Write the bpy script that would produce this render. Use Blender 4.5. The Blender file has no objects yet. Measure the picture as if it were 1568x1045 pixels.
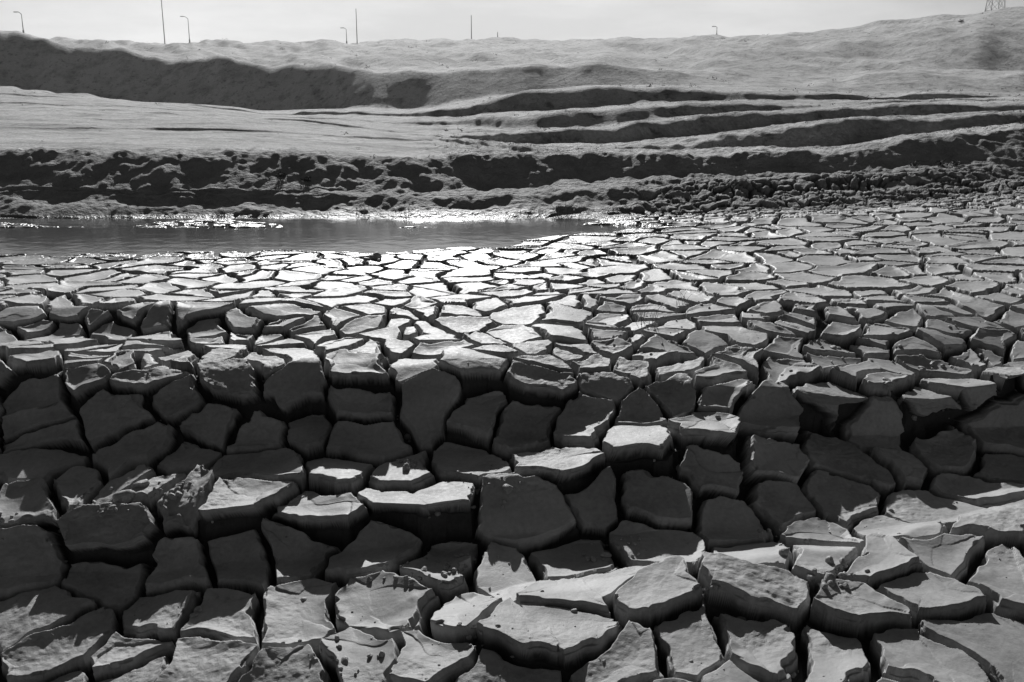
import bpy, math, numpy as np, random, time
from mathutils import Vector
T0=time.time()
Q=0.88
rng=np.random.default_rng(7); random.seed(7)
F=1524.0; H=1.6; P=math.radians(14.4); CX,CY=784.0,522.5
SUN_EL=29.0; SUN_AZ=-6.0
cp,sp=math.cos(P),math.sin(P)
sc=bpy.context.scene
def tanang(py): return np.tan(P-np.arctan((CY-py)/F))
def project(x,y,z):
    dep=y*cp-(z-H)*sp; up=y*sp+(z-H)*cp
    return CX+F*x/dep, CY-F*up/dep
# ---------------- noise
_t=np.random.default_rng(3).permutation(256).astype(np.int32)
_v=np.random.default_rng(4).uniform(-1,1,256).astype(np.float32)
def vn(x,y,seed=0):
    a=.5+seed*1.7; ca,sa=math.cos(a),math.sin(a)
    x,y=x*ca-y*sa+seed*3.1,x*sa+y*ca
    xi=np.floor(x).astype(np.int32); yi=np.floor(y).astype(np.int32)
    fx=(x-xi).astype(np.float32); fy=(y-yi).astype(np.float32)
    fx=fx*fx*fx*(fx*(fx*6-15)+10); fy=fy*fy*fy*(fy*(fy*6-15)+10)
    def h(a,b): return _v[_t[(_t[(a+seed*37)&255]+b)&255]]
    return (h(xi,yi)*(1-fx)+h(xi+1,yi)*fx)*(1-fy)+(h(xi,yi+1)*(1-fx)+h(xi+1,yi+1)*fx)*fy
def ss(a,b,x):
    t=np.clip((x-a)/(b-a),0,1); return t*t*(3-2*t)
# ---------------- terrain control lines
X=[-700,0,200,400,640,800,950,1100,1300,1450,1568,2300]
def ext(a): return [a[0]]+list(a)+[a[-1]]
feats=[]
def FZ(py,z,ds,wob=0.0):
    py=np.array(ext(py),float); z=np.array(ext(z),float); D=(H-z)/tanang(py); feats.append((py,D,z,ds,wob))
def FD(py,D,ds,wob=0.0):
    py=np.array(ext(py),float); D=np.array(ext(D),float); z=H-D*tanang(py); feats.append((py,D,z,ds,wob))
def FE(pyB,mslope,dsB,wobB,pyE,DE,ds,wob):
    pE=np.array(ext(pyE),float);dE=np.array(ext(DE),float);zE=H-dE*tanang(pE)
    pB=np.array(ext(pyB),float);tB=tanang(pB)
    m=np.array(ext(mslope),float) if hasattr(mslope,'__len__') else mslope
    dB=(m*dE-zE+H)/(tB+m); zB=H-dB*tB
    feats.append((pB,dB,zB,dsB,wobB)); feats.append((pE,dE,zE,ds,wob))
FZ([1700]*10,[-1.1,-1.1,-1.0,-.9,-.8,-.8,-.8,-.8,-.8,-.8],.004)
FZ([1250]*10,[-1.12,-1.08,-.98,-.88,-.8,-.78,-.78,-.78,-.78,-.78],.0022)
FZ([1120,1060,1020,965,920,890,865,835,800,775],[-1.0,-.94,-.83,-.68,-.61,-.59,-.57,-.54,-.51,-.48],.0009)
FZ([1085,1030,995,945,900,872,852,822,787,762],[-.97,-.92,-.82,-.72,-.69,-.67,-.645,-.62,-.585,-.555],.0009)
FZ([885,880,860,835,824,826,819,790,752,735],[-.80,-.79,-.72,-.66,-.64,-.64,-.63,-.62,-.6,-.57],.0009)
FZ([790,780,765,745,735,690,675,700,690,680],[-.58,-.55,-.5,-.45,-.42,-.33,-.3,-.5,-.5,-.48],.0009)
FZ([685,685,685,685,670,645,640,672,660,650],[-.45,-.43,-.42,-.40,-.36,-.28,-.26,-.46,-.45,-.44],.0009)
FZ([560,560,560,555,560,575,590,600,600,590],[-.06,-.06,-.05,-.04,-.05,-.1,-.12,-.19,-.19,-.17],.0009)
FZ([535,535,530,530,535,545,555,560,560,555],[-.08,-.07,-.05,-.03,-.04,-.08,-.1,-.16,-.16,-.15],.0009)
FZ([515,515,512,505,500,500,505,510,505,500],[-.07,-.07,-.04,0,0,0,0,-.05,-.02,.0],.0009)
FZ([470,470,472,467,460,460,465,475,470,465],[.08,.08,.07,.05,.05,.06,.05,.03,.06,.09],.0010)
FZ([390,390,388,382,370,356,350,345,340,335],[0,0,0,0,0,.0,.04,.1,.15,.2],.0014)
FZ([374,374,372,368,360,350,346,337,328,320],[-.15,-.15,-.15,-.13,-.1,-.03,.04,.12,.18,.25],.0025)
FZ([349,349,349,349,348,343,340,328,312,300],[0,0,0,0,0,.01,.07,.15,.22,.3],.0025)
FE([335,335,335,334,333,330,324,314,300,288],.55,.0025,.01,[320,322,325,328,323,319,312,304,292,280],[12.6,12.6,12.55,12.5,12.6,12.8,12.9,13.1,13.4,13.6],.0025,.03)
FE([311,313,315,319,312,308,302,294,284,272],.6,.0025,.02,[297,299,300,304,296,290,282,274,268,260],[13.15,13.15,13.1,13.05,13.2,13.5,13.7,13.9,14.1,14.3],.0025,.04)
FE([293,295,296,297,288,278,268,262,252,240],[.5,.5,.5,.52,.55,.6,.62,.62,.6,.6],.0025,.05,[232,231,235,243,242,238,236,231,208,195],[14.1,14.1,14.1,14.3,14.6,14.9,15.2,15.1,15.3,15.6],.0025,.05)
FE([197,200,205,218,239,234,232,226,204,191],[.7,.7,.7,.7,.7,.8,.95,.95,.9,.9],.004,.06,[195,198,203,216,228,226,211,187,181,177],[26,26,26,24,19,19.5,21,22,22,22],.004,.09)
FE([166,171,186,210,224,222,207,184,178,174],1.0,.005,.1,[165,170,184,208,206,199,180,166,163,158],[50,50,45,32,28,29,32,34,34,34],.0045,.18)
FE([159,165,182,192,202,195,177,163,161,156],1.0,.006,.12,[158,164,180,187,176,164,159,156,156,153],[72,68,58,45,40,41,43,45,45,45],.005,.28)
FE([146,157,176,182,173,161,157,154,153,151],1.0,.007,.2,[145,156,174,174,144,128,136,147,144,149],[108,104,92,62,59,59,59,60,60,60],.005,.4)
FE([142,154,171,170,143,130,136,146,144,148],[.62,.62,.62,.6,.4,.25,.2,.15,.15,.15],.006,.3,[66,86,99,108,110,112,116,122,124,127],[133,128,120,108,104,104,104,104,104,104],.005,1.2)
FD([68,86,97,104,106,108,110,113,115,118],[150,145,135,125,122,122,122,122,122,122],.008,1.0)
FD([62,74,80,84,84,84,82,74,62,50],[175,175,170,165,165,165,160,150,140,136],.008,1.2)
FD([54,73,69,66,64,62,60,46,28,4],[205,240,250,255,250,245,240,205,185,175],.008,.5)
su=np.linspace(-2.2,2.2,1601)
def noise1(s,seed,fr): return vn(s*fr+50,np.full_like(s,seed*7.3+.5),seed)
ker=np.exp(-np.linspace(-3,3,31)**2/2); ker/=ker.sum()
def smooth(a,k=ker):
    h=len(k)//2; return np.convolve(np.pad(a,h,mode='edge'),k,mode='valid')
fD=[];fZ=[];fds=[]
for i,(py,D,z,ds,wob) in enumerate(feats):
    b=(CY-py)/F; s=((np.array(X)-CX)/F)/(cp+b*sp)
    d=smooth(np.interp(su,s,D)); zz=smooth(np.interp(su,s,z))
    if wob:
        zz=zz+wob*(.55*noise1(su,i,9)+.35*noise1(su,i+40,26)+.1*noise1(su,i+80,60))
        g=i//2
        d=d*(1+(.018*noise1(su,g+20,8)+.010*noise1(su,g+61,24)+.003*noise1(su,g+91,60))*(.4 if d.mean()<16 else 1))
    elif 2<=i<=10:
        a=.03 if i<9 else .02
        d=d+a*noise1(su,i+20,14)+.5*a*noise1(su,i+50,45)
    fD.append(d);fZ.append(zz);fds.append(ds)
zl=fZ[-1]
fD.append(np.full_like(su,420.));fZ.append(zl*.75);fds.append(.03)
fD.append(np.full_like(su,1200.));fZ.append(zl*.2-3);fds.append(.08)
fD.append(np.full_like(su,6000.));fZ.append(zl*0-6);fds.append(.1)
for i in range(1,len(fD)): fD[i]=np.maximum(fD[i],fD[i-1]*1.004+.01)
ncol=int(1550*Q)
sd=np.linspace(-.63,.63,ncol)
o=.63+np.cumsum(np.geomspace(.0015,.07,50)); 
S=np.concatenate([-o[::-1],sd,o])
GD=[];GZ=[];frow=[0]
for i in range(len(fD)-1):
    d0=np.interp(S,su,fD[i]);d1=np.interp(S,su,fD[i+1]);z0=np.interp(S,su,fZ[i]);z1=np.interp(S,su,fZ[i+1])
    m=np.abs(S)<.62
    arc=np.sqrt((d1-d0)**2+(z1-z0)**2)/((d0+d1)/2)
    n=max(3,int(np.percentile(arc[m],90)/fds[i+1]*Q))
    t=np.arange(n)/n
    lg=np.exp(np.log(d0)[None]*(1-t[:,None])+np.log(d1)[None]*t[:,None])
    tt=(lg-d0)/(d1-d0)
    GD.append(lg);GZ.append(z0[None]*(1-tt)+z1[None]*tt)
    frow.append(frow[-1]+n)
GD.append(np.interp(S,su,fD[-1])[None]);GZ.append(np.interp(S,su,fZ[-1])[None])
GD=np.concatenate(GD);GZ=np.concatenate(GZ)
R,C=GD.shape
print("GRID",R,C,R*C,frow,time.time()-T0)
def rowsmooth(A,w,r0,r1):
    k=np.exp(-np.linspace(-2,2,2*w+1)**2/2);k/=k.sum()
    B=A.copy();acc=np.zeros_like(A[r0:r1])
    for j,kk in enumerate(k): acc+=kk*A[r0-w+j:r1-w+j]
    B[r0:r1]=acc;return B
rN=frow[11]
GZ=rowsmooth(GZ,12,14,rN-14)
GZ=rowsmooth(GZ,3,rN-14,R-6)
GZ=rowsmooth(GZ,5,frow[14],frow[19]+12)
GX=S[None]*GD; GY=GD.copy()
for lam,on in [(.5,0),(1,9),(2,17),(4,34),(8,70),(16,110),(32,170)]:
    w=(ss(on*.7,on*1.4,GD) if on else 1.0)*(1-ss(lam*110,lam*220,GD))
    amp=.017*lam if lam>.6 else .026*(1-.6*ss(6,8,GD))
    GZ=GZ+w*amp*vn(GX/lam+11,GY/lam+5,int(lam*4))
plateau=ss(14.0,15.5,GD)*(1-ss(95,110,GD))*(1-ss(-.12,-.04,S)[None])
w=ss(12.3,12.8,GD)*(1-ss(60,110,GD))*(1-.93*plateau)
GZ+=w*(.04*vn(GX/.55,GY/.5,9)+.03*vn(GX/.2,GY/.2,10)*(1-ss(25,40,GD))+.014*vn(GX/.08,GY/.08,11)*(1-ss(16,24,GD)))
w=ss(95,130,GD); GZ+=w*(.7*vn(GX/5+GY/14,GY/24,13)+.3*vn(GX/1.8+GY/6,GY/8,14)+.5*vn(GX/9,GY/9,15))
dv=np.sqrt(np.diff(GD,axis=0)**2+np.diff(GZ,axis=0)**2)
GV=np.concatenate([np.zeros((1,C)),np.cumsum(dv,axis=0)]); 
c0=C//2
def normals(X_,Y_,Z_):
    ax=np.gradient(X_,axis=1);ay=np.gradient(Y_,axis=1);az=np.gradient(Z_,axis=1)
    bx=np.gradient(X_,axis=0);by=np.gradient(Y_,axis=0);bz=np.gradient(Z_,axis=0)
    nx=ay*bz-az*by;ny=az*bx-ax*bz;nz=ax*by-ay*bx
    l=np.sqrt(nx**2+ny**2+nz**2)+1e-12
    return nx/l,ny/l,nz/l
rC=frow[19]
NX,NY,NZ=normals(GX[:rC],GY[:rC],GZ[:rC])
PX,PY=project(GX[:rC],GY[:rC],GZ[:rC])
U=GX[:rC].astype(np.float32);V=GV[:rC].astype(np.float32);Z0=GZ[:rC];DD=GD[:rC]
hand=[(50,575,.5,.01),(125,563,.4,.02),(188,625,0,0),(235,570,.3,.0),(262,610,0,0),(340,575,.3,.02),(318,655,0,0),(455,592,.0,.03),(568,556,.55,.03),(565,612,0,0),(664,622,0,.02),
(648,556,.3,0),(715,562,.6,.03),(735,636,.7,.0),(822,592,.5,.02),(925,580,.2,.0),(800,655,.1,0),(480,645,.6,-.02),(560,662,0,0),(60,625,0,0),(60,700,.1,0),(70,668,.0,0),(395,668,.1,0),
(400,712,.3,.0),(530,716,.8,.0),(500,775,.8,.0),(362,765,.95,.03),(620,755,.95,.03),(690,748,.95,.03),(180,812,.35,.04),(50,775,.1,0),(40,845,0,0),(165,880,0,0),(205,700,0,0),(130,740,.1,0),(380,840,.0,.02),
(575,840,0,.02),(470,820,.0,0),(808,785,0,.02),(862,702,.75,.02),(905,640,.2,0),(905,755,0,.0),(1000,668,.8,.04),(1010,745,0,.02),(1095,655,.75,.03),(1100,700,0,.0),(1125,780,0,.0),(1185,640,.4,.02),
(1195,695,.2,.0),(1040,590,.3,0),(1130,590,.3,0),(1210,570,.4,0),(1295,603,.75,.03),(1310,700,0,0),(1425,607,.6,.02),(1450,690,.0,0),(1530,583,.5,.04),(1550,640,.0,0),(1360,660,0,-.02),(780,880,.1,0),(890,860,.1,0),
(1000,840,.1,0),(1160,845,.2,0),(780,958,.8,.03),(880,950,.8,.03),(1005,922,.7,.03),(1180,915,.0,.03),(645,1000,.7,.03),(540,1022,.5,.02),(1360,868,.7,.03),(1480,850,.6,.02),(1345,950,.2,.02),(1440,915,.3,.02),
(1195,985,.2,0),(1050,985,.2,.0),(1290,1000,.2,0),(1400,1010,.2,0),(1510,970,.2,0),(1545,880,.4,.02),(1520,800,.4,.01),(300,1030,.3,.02),(90,980,.0,0),(230,950,.0,0),(350,950,.0,0),(470,945,.1,0),
(600,930,.1,0),(700,930,.1,0),(1300,770,.1,0),(1440,780,.1,0),(1540,720,.1,0),(1250,820,.3,0),(720,700,.2,-.01),(940,990,.2,0),(760,1030,.1,0),(50,925,.0,0),(280,870,.0,0),(680,860,.0,-.02)]
hp=np.array(hand,float)
sub=(slice(0,frow[9],3),slice(0,C,3))
spx,spy,su_,sv_=[a[sub].ravel() for a in (PX,PY,U,V)]
sites=[]
for a,b,k,l in hand:
    i=np.argmin((spx-a)**2+(spy-b)**2); sites.append((su_[i],sv_[i]))
hs=np.array(sites)
vmax=float(V.max())
def addgrid(g,v0,v1,umax_f,drop=.0):
    out=[]
    ny=int((v1-v0)/g)+1
    for r in range(ny):
        vv=v0+r*g; um=umax_f(vv)
        n=int(2*um/g)+1
        us=-um+(np.arange(n)+.5*(r%2))*g+rng.uniform(-.48,.48,n)*g
        vs=vv+rng.uniform(-.48,.48,n)*g
        k=rng.uniform(0,1,n)>drop
        out.append(np.stack([us,vs],1)[k])
    return np.concatenate(out)
colD=GD[:rC,c0];colV=GV[:rC,c0]
um=lambda v: float(np.interp(v,colV,colD))*.72+.8
vlip=float(GV[frow[7],c0]); vw=float(GV[frow[10],c0]); vb=float(GV[frow[13],c0])
g1=addgrid(.32,0,vlip+.1,um); g2=addgrid(.225,vlip+.1,vw,um,.27); g3=addgrid(.275,vw,vb,um,.27); g4=addgrid(.19,vb,vmax+.5,um,.1)
dm=np.min(((g1[:,None,:]-hs[None])**2).sum(-1),axis=1)**.5; g1=g1[dm>.25]
dm=np.min(((g2[:,None,:]-hs[None])**2).sum(-1),axis=1)**.5; g2=g2[dm>.2]
js=np.concatenate([g1,g2,g3,g4])
sites=np.concatenate([hs,js]).astype(np.float32)
nS=len(sites)
flat=np.zeros(nS);lift=np.zeros(nS)
flat[:len(hs)]=hp[:,2];lift[:len(hs)]=hp[:,3]
r_=rng.uniform(0,1,nS); flat[len(hs):]=np.where(r_[len(hs):]<.35,.3,.0); 
lift+=rng.uniform(-.007,.009,nS)
tx=rng.normal(0,.06,nS);ty=rng.normal(0,.07,nS);tone=rng.uniform(-1,1,nS);curl=rng.uniform(-.003,.028,nS)
i1,i2=[k for k,h in enumerate(hand) if h[:2]==(620,755)][0],[k for k,h in enumerate(hand) if h[:2]==(690,748)][0]
j1,j2=[k for k,h in enumerate(hand) if h[:2]==(780,958)][0],[k for k,h in enumerate(hand) if h[:2]==(880,950)][0]
owner=np.arange(nS+1);owner[i2]=i1;owner[j2]=j1
for i in range(len(hs),nS):
    if rng.uniform()<.16:
        dd=((sites[i+1:i+60]-sites[i])**2).sum(1)
        if len(dd)==0: continue
        k=int(np.argmin(dd))
        if dd[k]<.09 and owner[i+1+k]==i+1+k: owner[i+1+k]=owner[i]
print("sites",nS,time.time()-T0)
gb=.46
u0=sites[:,0].min()-1;v0=sites[:,1].min()-1
bi=((sites[:,0]-u0)/gb).astype(int);bj=((sites[:,1]-v0)/gb).astype(int)
NI,NJ=bi.max()+3,bj.max()+3
cnt=np.zeros((NI,NJ),int)
K=18; B=np.full((NI,NJ,K),-1,np.int32)
for i in range(nS):
    c=cnt[bi[i],bj[i]]
    if c<K: B[bi[i],bj[i],c]=i;cnt[bi[i],bj[i]]+=1
wu=U+.08*vn(U/.45,V/.45,21)+.035*vn(U/.17,V/.17,22)+.010*vn(U/.05,V/.05,23)
wv=V+.08*vn(U/.45+9,V/.45,24)+.035*vn(U/.17+9,V/.17,25)+.010*vn(U/.05+9,V/.05,26)
wu=wu.ravel().astype(np.float32);wv=wv.ravel().astype(np.float32)
N=wu.size
I1=np.zeros(N,np.int32);E=np.zeros(N,np.float32)
sx=np.append(sites[:,0],1e3).astype(np.float32);sy=np.append(sites[:,1],1e3).astype(np.float32)
CH=200000
for a in range(0,N,CH):
    x=wu[a:a+CH];y=wv[a:a+CH]
    ii=np.clip(((x-u0)/gb).astype(int),1,NI-2);jj=np.clip(((y-v0)/gb).astype(int),1,NJ-2)
    f1=np.full(x.size,1e4,np.float32);f2=f1.copy();k1=np.full(x.size,nS,np.int32);k2=k1.copy()
    for di in(-1,0,1):
        for dj in(-1,0,1):
            bb=B[ii+di,jj+dj]; mx=cnt[ii+di,jj+dj].max()
            for k in range(min(mx,K)):
                id_=bb[:,k]
                d=(sx[id_]-x)**2+(sy[id_]-y)**2
                l1=d<f1
                same=owner[id_]==owner[k1]
                l2=(~l1)&(d<f2)&(~same)
                sh=l1&(~same)
                nf2=np.where(sh,f1,np.where(l2,d,f2));k2=np.where(sh,k1,np.where(l2,id_,k2));f2=nf2
                f1=np.where(l1,d,f1);k1=np.where(l1,id_,k1)
    sep=np.sqrt((sx[k1]-sx[k2])**2+(sy[k1]-sy[k2])**2)+1e-4
    E[a:a+CH]=np.clip((f2-f1)/(2*sep),0,.4);I1[a:a+CH]=np.maximum(owner[k1],0)
print("voronoi",time.time()-T0)
I1=I1.reshape(rC,C);E=E.reshape(rC,C);I1[I1>=nS]=0
sumz=np.bincount(I1.ravel(),Z0.ravel(),nS);sumn=np.bincount(I1.ravel(),minlength=nS)+1e-6
sumx=np.bincount(I1.ravel(),GX[:rC].ravel(),nS)/sumn;sumy=np.bincount(I1.ravel(),GY[:rC].ravel(),nS)/sumn
zc=sumz/sumn
right=ss(.08,.2,S)[None]
fade=(1-ss(11.8,12.3,DD))*(1-right)+(1-ss(13.2,15.0,DD))*right
poolf=ss(-.012,.012,Z0)*1.0; poolf=np.where((DD>8.8)&(DD<12.6),poolf,1.0)
fade=fade*poolf
tox=GX[:rC]-sumx[I1];toy=GY[:rC]-sumy[I1]
lim=np.clip(zc[I1]-Z0,-.11,.11)
kf=flat[I1]*(DD<8)
calm=1-.8*ss(6.3,7.4,DD)
dz=kf*lim+(lift[I1]+np.clip(tx[I1]*tox+ty[I1]*toy,-.03,.03))*calm
wet=(1-ss(.7,1.4,np.abs(DD-11.6)))*(1-ss(1.8,3.2,np.abs(GX[:rC]+.5)))
wet2=(1-ss(0,.05,Z0))*(DD>8.5)*(DD<13)
wet3=.4*(1-ss(.8,2.2,np.abs(DD-9.6)))*(1-ss(2,5,np.abs(GX[:rC]+.6)))
wetf=np.clip(np.maximum(np.maximum(wet,wet2),wet3),0,1)
dry=ss(12.0,12.6,DD)
hw=(.0125+.011*vn(U/.45+3,V/.45,31)+.006*vn(U/.08,V/.08,33))
hw=np.clip(hw,.002,.04)*(1-.1*ss(6.0,8,DD))
wd=.007*np.maximum(1,DD/5)
w1=np.clip((E-hw)/wd,0,1);w1=w1*w1*(3-2*w1)
led=np.where(DD<7.5,.006+.006*vn(U/.09,V/.09,36)*1.0,0.0)
w2=np.clip((E-hw-wd*.7-np.maximum(led,0))/(wd*.8),0,1);w2=w2*w2*(3-2*w2)
depth=(.08*np.clip(1+.4*vn(U/.3,V/.3,35),.5,1.5))*(1-.5*ss(6.0,7.5,DD))
crust=.018*(1-.5*ss(6.0,7.5,DD))
edge=np.exp(-(np.maximum(E-hw-wd,0)/.055)**1.3)
cu=np.where(DD>6.2,np.abs(curl[I1])*.6+.004,curl[I1])
chip=ss(.15,.35,vn(U/.13,V/.13,41))*(E<hw+.012+.022*vn(U/.05,V/.05,42))*.014*(DD<8)
disp=(-depth*(1-w1)-crust*(1-w2)+(cu*edge-chip)*w2)*fade
rough=ss(.0,.5,vn(U/.6,V/.6,45))*(DD<6.2)
mic=(vn(U/.05,V/.05,43)*.002+vn(U/.02,V/.02,44)*.0012)*(.1+1.5*rough)*w2+.004*vn(U/.13,V/.13,46)
dome=.016*np.clip(E/.12,0,1)**.7*ss(.5,.9,tone[I1])*calm
disp=disp+(mic+dome)*fade
dzf=dz*fade
GX[:rC]+=NX*disp;GY[:rC]+=NY*disp;GZ[:rC]+=NZ*disp+dzf
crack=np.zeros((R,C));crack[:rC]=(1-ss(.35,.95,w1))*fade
W=np.zeros((R,C));W[:rC]=wetf
DRY=np.ones((R,C));DRY[:rC]=dry
TN=np.zeros((R,C));TN[:rC]=tone[I1]*fade
RG=np.zeros((R,C));RG[:rC]=rough
def grid_mesh(name,r0,r1):
    x,y,z=GX[r0:r1],GY[r0:r1],GZ[r0:r1];n,m=x.shape
    me=bpy.data.meshes.new(name)
    co=np.stack([x,y,z],-1).reshape(-1,3).astype(np.float32)
    me.vertices.add(len(co));me.vertices.foreach_set("co",co.ravel())
    a=np.arange(n*m,dtype=np.int32).reshape(n,m)
    q=np.stack([a[:-1,:-1],a[:-1,1:],a[1:,1:],a[1:,:-1]],-1).reshape(-1,4)
    me.loops.add(q.size);me.loops.foreach_set("vertex_index",q.ravel())
    me.polygons.add(len(q));me.polygons.foreach_set("loop_start",np.arange(0,q.size,4,dtype=np.int32))
    me.polygons.foreach_set("use_smooth",np.ones(len(q),bool))
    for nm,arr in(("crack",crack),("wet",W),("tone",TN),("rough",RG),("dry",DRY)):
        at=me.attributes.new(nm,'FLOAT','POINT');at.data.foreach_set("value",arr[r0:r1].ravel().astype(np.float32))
    me.update(calc_edges=True)
    ob=bpy.data.objects.new(name,me);sc.collection.objects.link(ob);return ob
rS=rC
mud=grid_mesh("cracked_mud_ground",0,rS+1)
hill=grid_mesh("eroded_hills",rS,R)
print("mesh",time.time()-T0)
# ---------------- materials
def newmat(n):
    m=bpy.data.materials.new(n);m.use_nodes=True;nt=m.node_tree
    return m,nt,nt.nodes["Principled BSDF"]
def mth(nt,op,a,b=None,c=None,clamp=False):
    n=nt.nodes.new("ShaderNodeMath");n.operation=op;n.use_clamp=clamp
    for i,v in enumerate((a,b,c)):
        if v is None: continue
        if isinstance(v,(int,float)): n.inputs[i].default_value=v
        else: nt.links.new(v,n.inputs[i])
    return n.outputs[0]
def noise(nt,scale,detail=4,rough=.55,vec=None):
    n=nt.nodes.new("ShaderNodeTexNoise");n.inputs["Scale"].default_value=scale;n.inputs["Detail"].default_value=detail;n.inputs["Roughness"].default_value=rough
    if vec is not None: nt.links.new(vec,n.inputs["Vector"])
    return n.outputs["Fac"]
def mr(nt,v,a,b,c,d):
    n=nt.nodes.new("ShaderNodeMapRange");nt.links.new(v,n.inputs[0])
    for i,x in enumerate((a,b,c,d)): 
        if isinstance(x,(int,float)): n.inputs[i+1].default_value=x
        else: nt.links.new(x,n.inputs[i+1])
    return n.outputs[0]
def grey(nt,v,bsdf): nt.links.new(v,bsdf.inputs["Base Color"])
def attr(nt,n):
    a=nt.nodes.new("ShaderNodeAttribute");a.attribute_name=n;return a.outputs["Fac"]
def bump(nt,h,bs,st=.8,dist=1):
    bp=nt.nodes.new("ShaderNodeBump");bp.inputs["Strength"].default_value=st;bp.inputs["Distance"].default_value=dist
    nt.links.new(h,bp.inputs["Height"]);nt.links.new(bp.outputs[0],bs.inputs["Normal"])
m,nt,bs=newmat("dried_mud")
geo=nt.nodes.new("ShaderNodeNewGeometry").outputs["Position"]
n1=noise(nt,3,5,.6,geo);n2=noise(nt,40,4,.6,geo);n3=noise(nt,220,3,.6,geo);n4=noise(nt,14,4,.6,geo)
col=mth(nt,'ADD',mth(nt,'ADD',mr(nt,n1,.3,.7,.29,.47),mth(nt,'MULTIPLY',attr(nt,"tone"),.04)),mr(nt,n2,.3,.7,-.05,.05))
col=mth(nt,'MULTIPLY',col,mr(nt,attr(nt,"crack"),0,1,1,.2))  # damp crack mud, darkened further: deep-crack shade painted into the colour
col=mth(nt,'MULTIPLY',col,mr(nt,attr(nt,"wet"),0,1,1,.35))
grey(nt,col,bs)
dr=attr(nt,"dry")
col=mth(nt,'MULTIPLY',col,mr(nt,dr,0,1,1,.8));grey(nt,col,bs)
nt.links.new(mth(nt,'ADD',mr(nt,attr(nt,"wet"),0,1,mr(nt,dr,0,1,.58,.75),.3),mr(nt,n2,.3,.7,-.06,.08)),bs.inputs["Roughness"])
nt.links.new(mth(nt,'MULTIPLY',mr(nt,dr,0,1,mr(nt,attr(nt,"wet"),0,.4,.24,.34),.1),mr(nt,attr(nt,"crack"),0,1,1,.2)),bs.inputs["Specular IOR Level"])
rg=attr(nt,"rough")
hgt=mth(nt,'ADD',mth(nt,'MULTIPLY',n2,mr(nt,rg,0,1,.0024,.006)),mth(nt,'MULTIPLY',n3,mr(nt,rg,0,1,.0008,.003)))
hgt=mth(nt,'ADD',hgt,mth(nt,'MULTIPLY',n4,mth(nt,'ADD',mr(nt,attr(nt,"wet"),.5,1,0,.03),mth(nt,'MULTIPLY',dr,.07))))
bump(nt,hgt,bs)
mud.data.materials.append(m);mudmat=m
m,nt,bs=newmat("dusty_hillside")
geo=nt.nodes.new("ShaderNodeNewGeometry").outputs["Position"]
n1=noise(nt,.06,4,.6,geo);n2=noise(nt,.5,9,.72,geo);n3=noise(nt,9,3,.7,geo);n5=noise(nt,1.6,5,.7,geo)
col=mth(nt,'ADD',mr(nt,n1,.35,.65,.42,.58),mr(nt,n3,.35,.65,-.08,.08))
col=mth(nt,'MULTIPLY',col,mr(nt,n2,.48,.66,1.08,.5))
col=mth(nt,'MULTIPLY',col,mr(nt,n5,.56,.64,1.0,.5))
grey(nt,col,bs);bs.inputs["Roughness"].default_value=.85;bs.inputs["Specular IOR Level"].default_value=.2
hgt=mth(nt,'ADD',mth(nt,'ADD',mth(nt,'MULTIPLY',n2,.6),mth(nt,'MULTIPLY',n5,.15)),mth(nt,'MULTIPLY',n3,.05))
bump(nt,hgt,bs,.8)
hill.data.materials.append(m)
def simple(name,c,r=.7,metal=0,sc_=8,var=.3):
    m,nt,bs=newmat(name);geo=nt.nodes.new("ShaderNodeNewGeometry").outputs["Position"]
    n=noise(nt,sc_,4,.65,geo)
    grey(nt,mr(nt,n,.3,.7,c*(1-var),c*(1+var)),bs)
    bs.inputs["Roughness"].default_value=r;bs.inputs["Metallic"].default_value=metal;return m,nt,bs,n
m_steel=simple("weathered_steel",.18,.6)[0];m_veg=simple("dry_scrub",.09,.8,sc_=2,var=.5)[0];m_grass=simple("dry_grass",.3,.7)[0]
m_clod,nt,bs,n=simple("mud_clod",.34,.6,sc_=70);bump(nt,n,bs,.8,.008)
# ---------------- water
me=bpy.data.meshes.new("puddle_water")
me.from_pydata([(-16,9.0,0),(5,9.0,0),(5,12.35,0),(-16,12.35,0)],[],[(0,1,2,3)])
wo=bpy.data.objects.new("puddle_water",me);sc.collection.objects.link(wo)
m,nt,bs=newmat("muddy_water")
geo=nt.nodes.new("ShaderNodeNewGeometry").outputs["Position"]
bs.inputs["Base Color"].default_value=(.07,.07,.07,1);bs.inputs["Roughness"].default_value=.12;bs.inputs["IOR"].default_value=1.33
bump(nt,noise(nt,5,3,.5,geo),bs,.4,.012)
me.materials.append(m)
# ---------------- thin dusty air over the far hills
hv=[(x,y,z) for z in(-8,60) for y in(70,420) for x in(-420,420)]
me=bpy.data.meshes.new("atmospheric_haze")
me.from_pydata(hv,[],[(0,2,3,1),(4,5,7,6),(0,1,5,4),(2,6,7,3),(0,4,6,2),(1,3,7,5)])
ho=bpy.data.objects.new("atmospheric_haze",me);sc.collection.objects.link(ho)
m=bpy.data.materials.new("dusty_air");m.use_nodes=True;nt=m.node_tree
nt.nodes.remove(nt.nodes["Principled BSDF"])
vs_=nt.nodes.new("ShaderNodeVolumeScatter");vs_.inputs["Density"].default_value=.0005;vs_.inputs["Anisotropy"].default_value=.45
nt.links.new(vs_.outputs[0],nt.nodes["Material Output"].inputs["Volume"])
me.materials.append(m)
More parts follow.
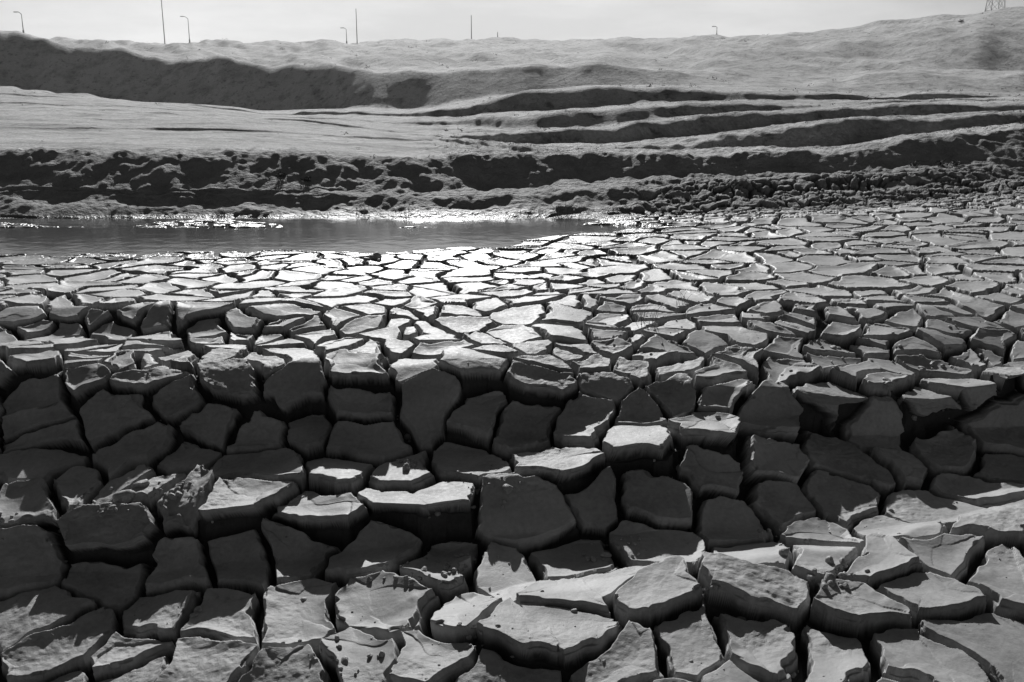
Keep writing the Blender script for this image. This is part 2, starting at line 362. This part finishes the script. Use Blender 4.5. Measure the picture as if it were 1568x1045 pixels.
# ---------------- helpers: placing on terrain
def locate(px,py,D):
    b=(CY-py)/F; s=((px-CX)/F)/(cp+b*sp)
    j=int(np.argmin(np.abs(S-s))); r=int(np.searchsorted(GD[:,j],D)); r=min(r,R-1)
    return s*D,D,float(GZ[r,j])
def meshobj(name,V_,F_,mat,smooth=False):
    me=bpy.data.meshes.new(name);me.from_pydata(V_,[],F_);me.materials.append(mat)
    if smooth: me.polygons.foreach_set("use_smooth",np.ones(len(me.polygons),bool))
    me.update();ob=bpy.data.objects.new(name,me);sc.collection.objects.link(ob);return ob
def tube(V_,F_,p,q,r0,r1,n=6):
    p=Vector(p);q=Vector(q);d=(q-p).normalized();a=d.orthogonal().normalized();b=d.cross(a);k=len(V_)
    for c,r in((p,r0),(q,r1)):
        for i in range(n):
            t=2*math.pi*i/n;V_.append(tuple(c+a*math.cos(t)*r+b*math.sin(t)*r))
    for i in range(n): F_.append((k+i,k+(i+1)%n,k+n+(i+1)%n,k+n+i))
    F_.append(tuple(k+i for i in range(n))[::-1]);F_.append(tuple(k+n+i for i in range(n)))
def box(V_,F_,c,s):
    k=len(V_)
    for dx in(-1,1):
        for dy in(-1,1):
            for dz in(-1,1): V_.append((c[0]+dx*s[0]/2,c[1]+dy*s[1]/2,c[2]+dz*s[2]/2))
    for f in((0,1,3,2),(4,6,7,5),(0,4,5,1),(2,3,7,6),(0,2,6,4),(1,5,7,3)): F_.append(tuple(k+i for i in f))
def street_lamp(px,py,D,hpx,side=-1):
    x,y,z=locate(px,py,D);h=hpx*D/F;v=[];f=[]
    z-=.3
    tube(v,f,(x,y,z),(x,y,z+h*.9),.10,.06,8)
    tube(v,f,(x,y,z),(x,y,z+.9),.18,.16,8)
    pr=(x,y,z+h*.9)
    for t in(.35,.7,1.0):
        q=(x+side*h*.16*t,y,z+h*(.9+.1*math.sin(t*math.pi/2)));tube(v,f,pr,q,.07,.05);pr=q
    box(v,f,(pr[0]+side*.35,pr[1],pr[2]-.02),(.8,.3,.15))
    meshobj("street_lamp",v,f,m_steel)
def pole(px,py,D,hpx,arm=True):
    x,y,z=locate(px,py,D);h=hpx*D/F;v=[];f=[];z-=.4
    tube(v,f,(x,y,z),(x,y,z+h),.12,.07,8)
    if arm:
        tube(v,f,(x-.9,y,z+h-.5),(x+.9,y,z+h-.5),.06,.06)
        for dx in(-.8,0,.8): tube(v,f,(x+dx,y,z+h-.5),(x+dx,y,z+h-.15),.05,.04)
    meshobj("utility_pole",v,f,m_steel)
street_lamp(37,57,203,32,-1);street_lamp(291,70,246,38,-1);street_lamp(531,66,252,24,-1);street_lamp(1097,60,236,16,-1)
pole(253,71,242,96);pole(547,66,252,50,False);pole(722,64,246,40,False);pole(762,63,246,12,False)
x,y,z=locate(1523,18,330)
v=[];f=[];hh=34.;wb=3.2
lv=[0,.14,.27,.39,.5,.6,.69,.77,.85,.93,1.0]
def wid(t): return wb*(1-t)+.45*t if t<.77 else .9
pts=[[(x+sx_*wid(t),y+sy_*wid(t),z-1+hh*t) for sx_,sy_ in((-1,-1),(1,-1),(1,1),(-1,1))] for t in lv]
for a in range(len(lv)-1):
    for c in range(4):
        d=(c+1)%4
        tube(v,f,pts[a][c],pts[a+1][c],.13,.13,4);tube(v,f,pts[a][c],pts[a+1][d],.07,.07,4);tube(v,f,pts[a][d],pts[a+1][c],.07,.07,4);tube(v,f,pts[a+1][c],pts[a+1][d],.07,.07,4)
for t,wl in((.77,6.5),(.85,5.2),(.93,4.2)):
    zz=z-1+hh*t
    for s_ in(-1,1):
        tube(v,f,(x+s_*.8,y-.8,zz),(x+s_*wl,y,zz),.1,.06,4);tube(v,f,(x+s_*.8,y+.8,zz),(x+s_*wl,y,zz),.1,.06,4);tube(v,f,(x+s_*.8,y,zz+1.3),(x+s_*wl,y,zz),.1,.06,4)
        tube(v,f,(x+s_*wl,y,zz),(x+s_*wl,y,zz-1.2),.08,.08,5)
meshobj("electricity_pylon",v,f,m_steel)
# ---------------- mud clods
t=(1+5**.5)/2
ic=np.array([(-1,t,0),(1,t,0),(-1,-t,0),(1,-t,0),(0,-1,t),(0,1,t),(0,-1,-t),(0,1,-t),(t,0,-1),(t,0,1),(-t,0,-1),(-t,0,1)],float);ic/=np.linalg.norm(ic[0])
ifc=[(0,11,5),(0,5,1),(0,1,7),(0,7,10),(0,10,11),(1,5,9),(5,11,4),(11,10,2),(10,7,6),(7,1,8),(3,9,4),(3,4,2),(3,2,6),(3,6,8),(3,8,9),(4,9,5),(2,4,11),(6,2,10),(8,6,7),(9,8,1)]
vs=list(map(tuple,ic))
for _ in range(2):
    fs=[];cache={}
    def mid(a,b):
        k=(min(a,b),max(a,b))
        if k not in cache:
            p=np.array(vs[a])+np.array(vs[b]);p/=np.linalg.norm(p);vs.append(tuple(p));cache[k]=len(vs)-1
        return cache[k]
    for a,b,c in ifc:
        ab,bc,ca=mid(a,b),mid(b,c),mid(c,a);fs+=[(a,ab,ca),(b,bc,ab),(c,ca,bc),(ab,bc,ca)]
    ifc=fs
ic=np.array(vs);ifc=np.array(ifc)
pos=[]
fr=frow[11]
cr=crack[:fr]
cand=np.argwhere((cr>.2)&(GD[:fr]>2.9)&(np.abs(S)[None]<.64)&(vn(GX[:fr]/.5,GY[:fr]/.5,71)>.15))
for i in rng.choice(len(cand),500):
    r,c=cand[i];pos.append((GX[r,c],GY[r,c],GZ[r,c]+.006,rng.lognormal(-4.8,.5)))
cand=np.argwhere((cr<.1)&(GD[:fr]<7)&(GD[:fr]>2.9)&(np.abs(S)[None]<.64)&(vn(GX[:fr]/.4,GY[:fr]/.4,73)>.1))
for i in rng.choice(len(cand),500):
    r,c=cand[i];pos.append((GX[r,c],GY[r,c],GZ[r,c],rng.lognormal(-5.6,.5)))
P2X,P2Y=project(GX[:fr],GY[:fr],GZ[:fr])
s3=(slice(0,None,3),slice(0,None,3));p3x,p3y=P2X[s3].ravel(),P2Y[s3].ravel();g3=[a[:fr][s3].ravel() for a in(GX,GY,GZ)]
for cx,cy,sd_,n,sz in((265,750,22,50,.014),(1275,880,22,45,.015),(690,875,28,25,.014),(622,712,8,7,.024),(640,885,28,16,.013),(960,835,20,12,.014),(165,770,20,20,.011),(1190,830,26,22,.012),(740,735,35,22,.010),(520,1000,40,20,.012),(1040,500,60,40,.010),(1400,560,50,40,.012),(1280,540,40,25,.012),(290,925,25,14,.012),(910,855,10,7,.018),(720,975,22,20,.01),(1090,905,10,6,.014),(10,795,15,10,.014),(568,399,7,7,.045)):
    for k in range(n):
        a,b=rng.normal(cx,sd_),rng.normal(cy,sd_*.5);i=np.argmin((p3x-a)**2+(p3y-b)**2)
        pos.append((g3[0][i],g3[1][i],g3[2][i]+sz*.2,sz*rng.lognormal(-.2,.5)))
pos=np.array(pos);n=len(pos)
nv=np.repeat(ic[None],n,0)
for _ in range(7):
    pn=rng.normal(0,1,(n,1,3));pn/=np.linalg.norm(pn,axis=2,keepdims=True);h_=rng.uniform(.45,.85,(n,1))
    dd=(nv*pn).sum(-1);nv=nv-pn*np.maximum(dd-h_,0)[...,None]*.85
nv=nv*rng.uniform(.7,1.35,(n,1,3))*(1+rng.uniform(-.05,.05,(n,len(ic),1)))
an=rng.uniform(0,6.28,n);ca,sa=np.cos(an)[:,None],np.sin(an)[:,None]
nx=nv[...,0]*ca-nv[...,1]*sa;ny=nv[...,0]*sa+nv[...,1]*ca
nv=np.stack([nx,ny,nv[...,2]*.8],-1)*pos[:,3][:,None,None]+pos[:,None,:3]
ff=(ifc[None]+(np.arange(n)*len(ic))[:,None,None]).reshape(-1,3)
meshobj("mud_clods",nv.reshape(-1,3).tolist(),ff.tolist(),m_clod,True)
# ---------------- scrub
vv=[];fv=[]
def tuft(x,y,z,s,nl):
    for k in range(nl):
        a=rng.uniform(0,6.28);e=rng.uniform(.1,1.3);rr=s*rng.uniform(.2,1)
        c=np.array((x+math.cos(a)*math.cos(e)*rr,y+math.sin(a)*math.cos(e)*rr,z+math.sin(e)*rr*.7))
        d1=rng.normal(0,1,3);d1/=np.linalg.norm(d1);d2=rng.normal(0,1,3);d2/=np.linalg.norm(d2)
        l=s*.2
        i=len(vv);vv.extend([tuple(c-d1*l),tuple(c+d2*l*.35),tuple(c+d1*l),tuple(c-d2*l*.35)]);fv.append((i,i+1,i+2,i+3))
Gm=(np.abs(S)[None]<.62)&(GD>12.6)&(GD<240)
dens=np.where(plateau>.3,.02,1.0)*(.05+ss(0,.6,vn(GX/2.5,GY/2.5,81)))*Gm*np.where(GD>70,.35,1)
flatd=dens.ravel();cs=np.cumsum(flatd)
pick=np.searchsorted(cs,rng.uniform(0,cs[-1],1500))
for i in pick:
    r,c=divmod(int(i),C);D=GD[r,c]
    s=D*rng.lognormal(-6.0,.4)
    tuft(GX[r,c],GY[r,c],GZ[r,c],min(s,.8),14)
for px,py,D,s in((1470,45,165,.7),(1440,268,14.6,.12),(1462,262,14.6,.12),(1400,262,14.6,.11),(470,268,13.5,.10),(430,255,13.6,.10)):
    x,y,z=locate(px,py,D);tuft(x,y,z,s,90)
meshobj("scrub_vegetation",vv,fv,m_veg)
vv=[];fv=[]
for cx,cy,n in((985,490,26),(1000,505,12),(1045,470,10),(560,350,8),(1390,350,12),(335,338,30),(620,330,16),(1130,300,14),(860,300,25)):
    for k in range(n):
        a,b=rng.normal(cx,9),rng.normal(cy,3)
        if cy>400: i=np.argmin((p3x-a)**2+(p3y-b)**2);x,y,z=g3[0][i],g3[1][i],g3[2][i];l=rng.uniform(.05,.15)
        else:
            x,y,z=locate(a,b,12.2+rng.uniform(0,.5));l=rng.uniform(.06,.14)
        dr=np.array((rng.normal(0,.35),rng.normal(0,.35),1.0));i0=len(vv);wq=.0016*y/6
        for t_ in(0,.5,1):
            q=np.array((x,y,z))+dr*l*t_+np.array((dr[0],dr[1],-.2))*l*.5*t_*t_
            vv.extend([(q[0]-wq*(1-t_*.8),q[1],q[2]),(q[0]+wq*(1-t_*.8),q[1],q[2])])
        fv.extend([(i0,i0+1,i0+3,i0+2),(i0+2,i0+3,i0+5,i0+4)])
meshobj("dry_grass",vv,fv,m_grass)
# ---------------- light, sky, camera
w=bpy.data.worlds.new("World");sc.world=w;w.use_nodes=True;nt=w.node_tree
bg=nt.nodes["Background"];bg.inputs[1].default_value=.05
sk=nt.nodes.new("ShaderNodeTexSky");sk.sky_type='NISHITA';sk.sun_disc=False
sk.sun_elevation=math.radians(SUN_EL);sk.sun_rotation=math.radians(SUN_AZ)
bw=nt.nodes.new("ShaderNodeRGBToBW");nt.links.new(sk.outputs[0],bw.inputs[0])
tc=nt.nodes.new("ShaderNodeTexCoord");mp=nt.nodes.new("ShaderNodeMapping");mp.inputs["Scale"].default_value=(1,1,5);nt.links.new(tc.outputs["Generated"],mp.inputs[0])
cl=noise(nt,2.6,6,.6,mp.outputs[0])
val=mth(nt,'MULTIPLY',mth(nt,'POWER',bw.outputs[0],1.4),.36)
val=mth(nt,'MINIMUM',val,14.0)
val=mth(nt,'MULTIPLY',val,mr(nt,cl,.4,.68,.93,1.2))
nt.links.new(val,bg.inputs[0])
d=Vector((math.sin(math.radians(SUN_AZ))*math.cos(math.radians(SUN_EL)),math.cos(math.radians(SUN_AZ))*math.cos(math.radians(SUN_EL)),math.sin(math.radians(SUN_EL))))
L=bpy.data.lights.new("sun",'SUN');L.energy=4.3;L.angle=math.radians(.5)
lo=bpy.data.objects.new("sun",L);sc.collection.objects.link(lo);lo.rotation_euler=d.to_track_quat('Z','Y').to_euler();lo.location=(0,60,60)
cam=bpy.data.cameras.new("camera");cam.lens=35;cam.sensor_width=36;cam.clip_end=10000;cam.clip_start=.05
co=bpy.data.objects.new("camera",cam);sc.collection.objects.link(co);co.location=(0,0,H);co.rotation_euler=(math.radians(90)-P,0,0)
sc.camera=co
sc.view_settings.view_transform='Standard';sc.view_settings.look='None';sc.view_settings.exposure=0
print("done",time.time()-T0)
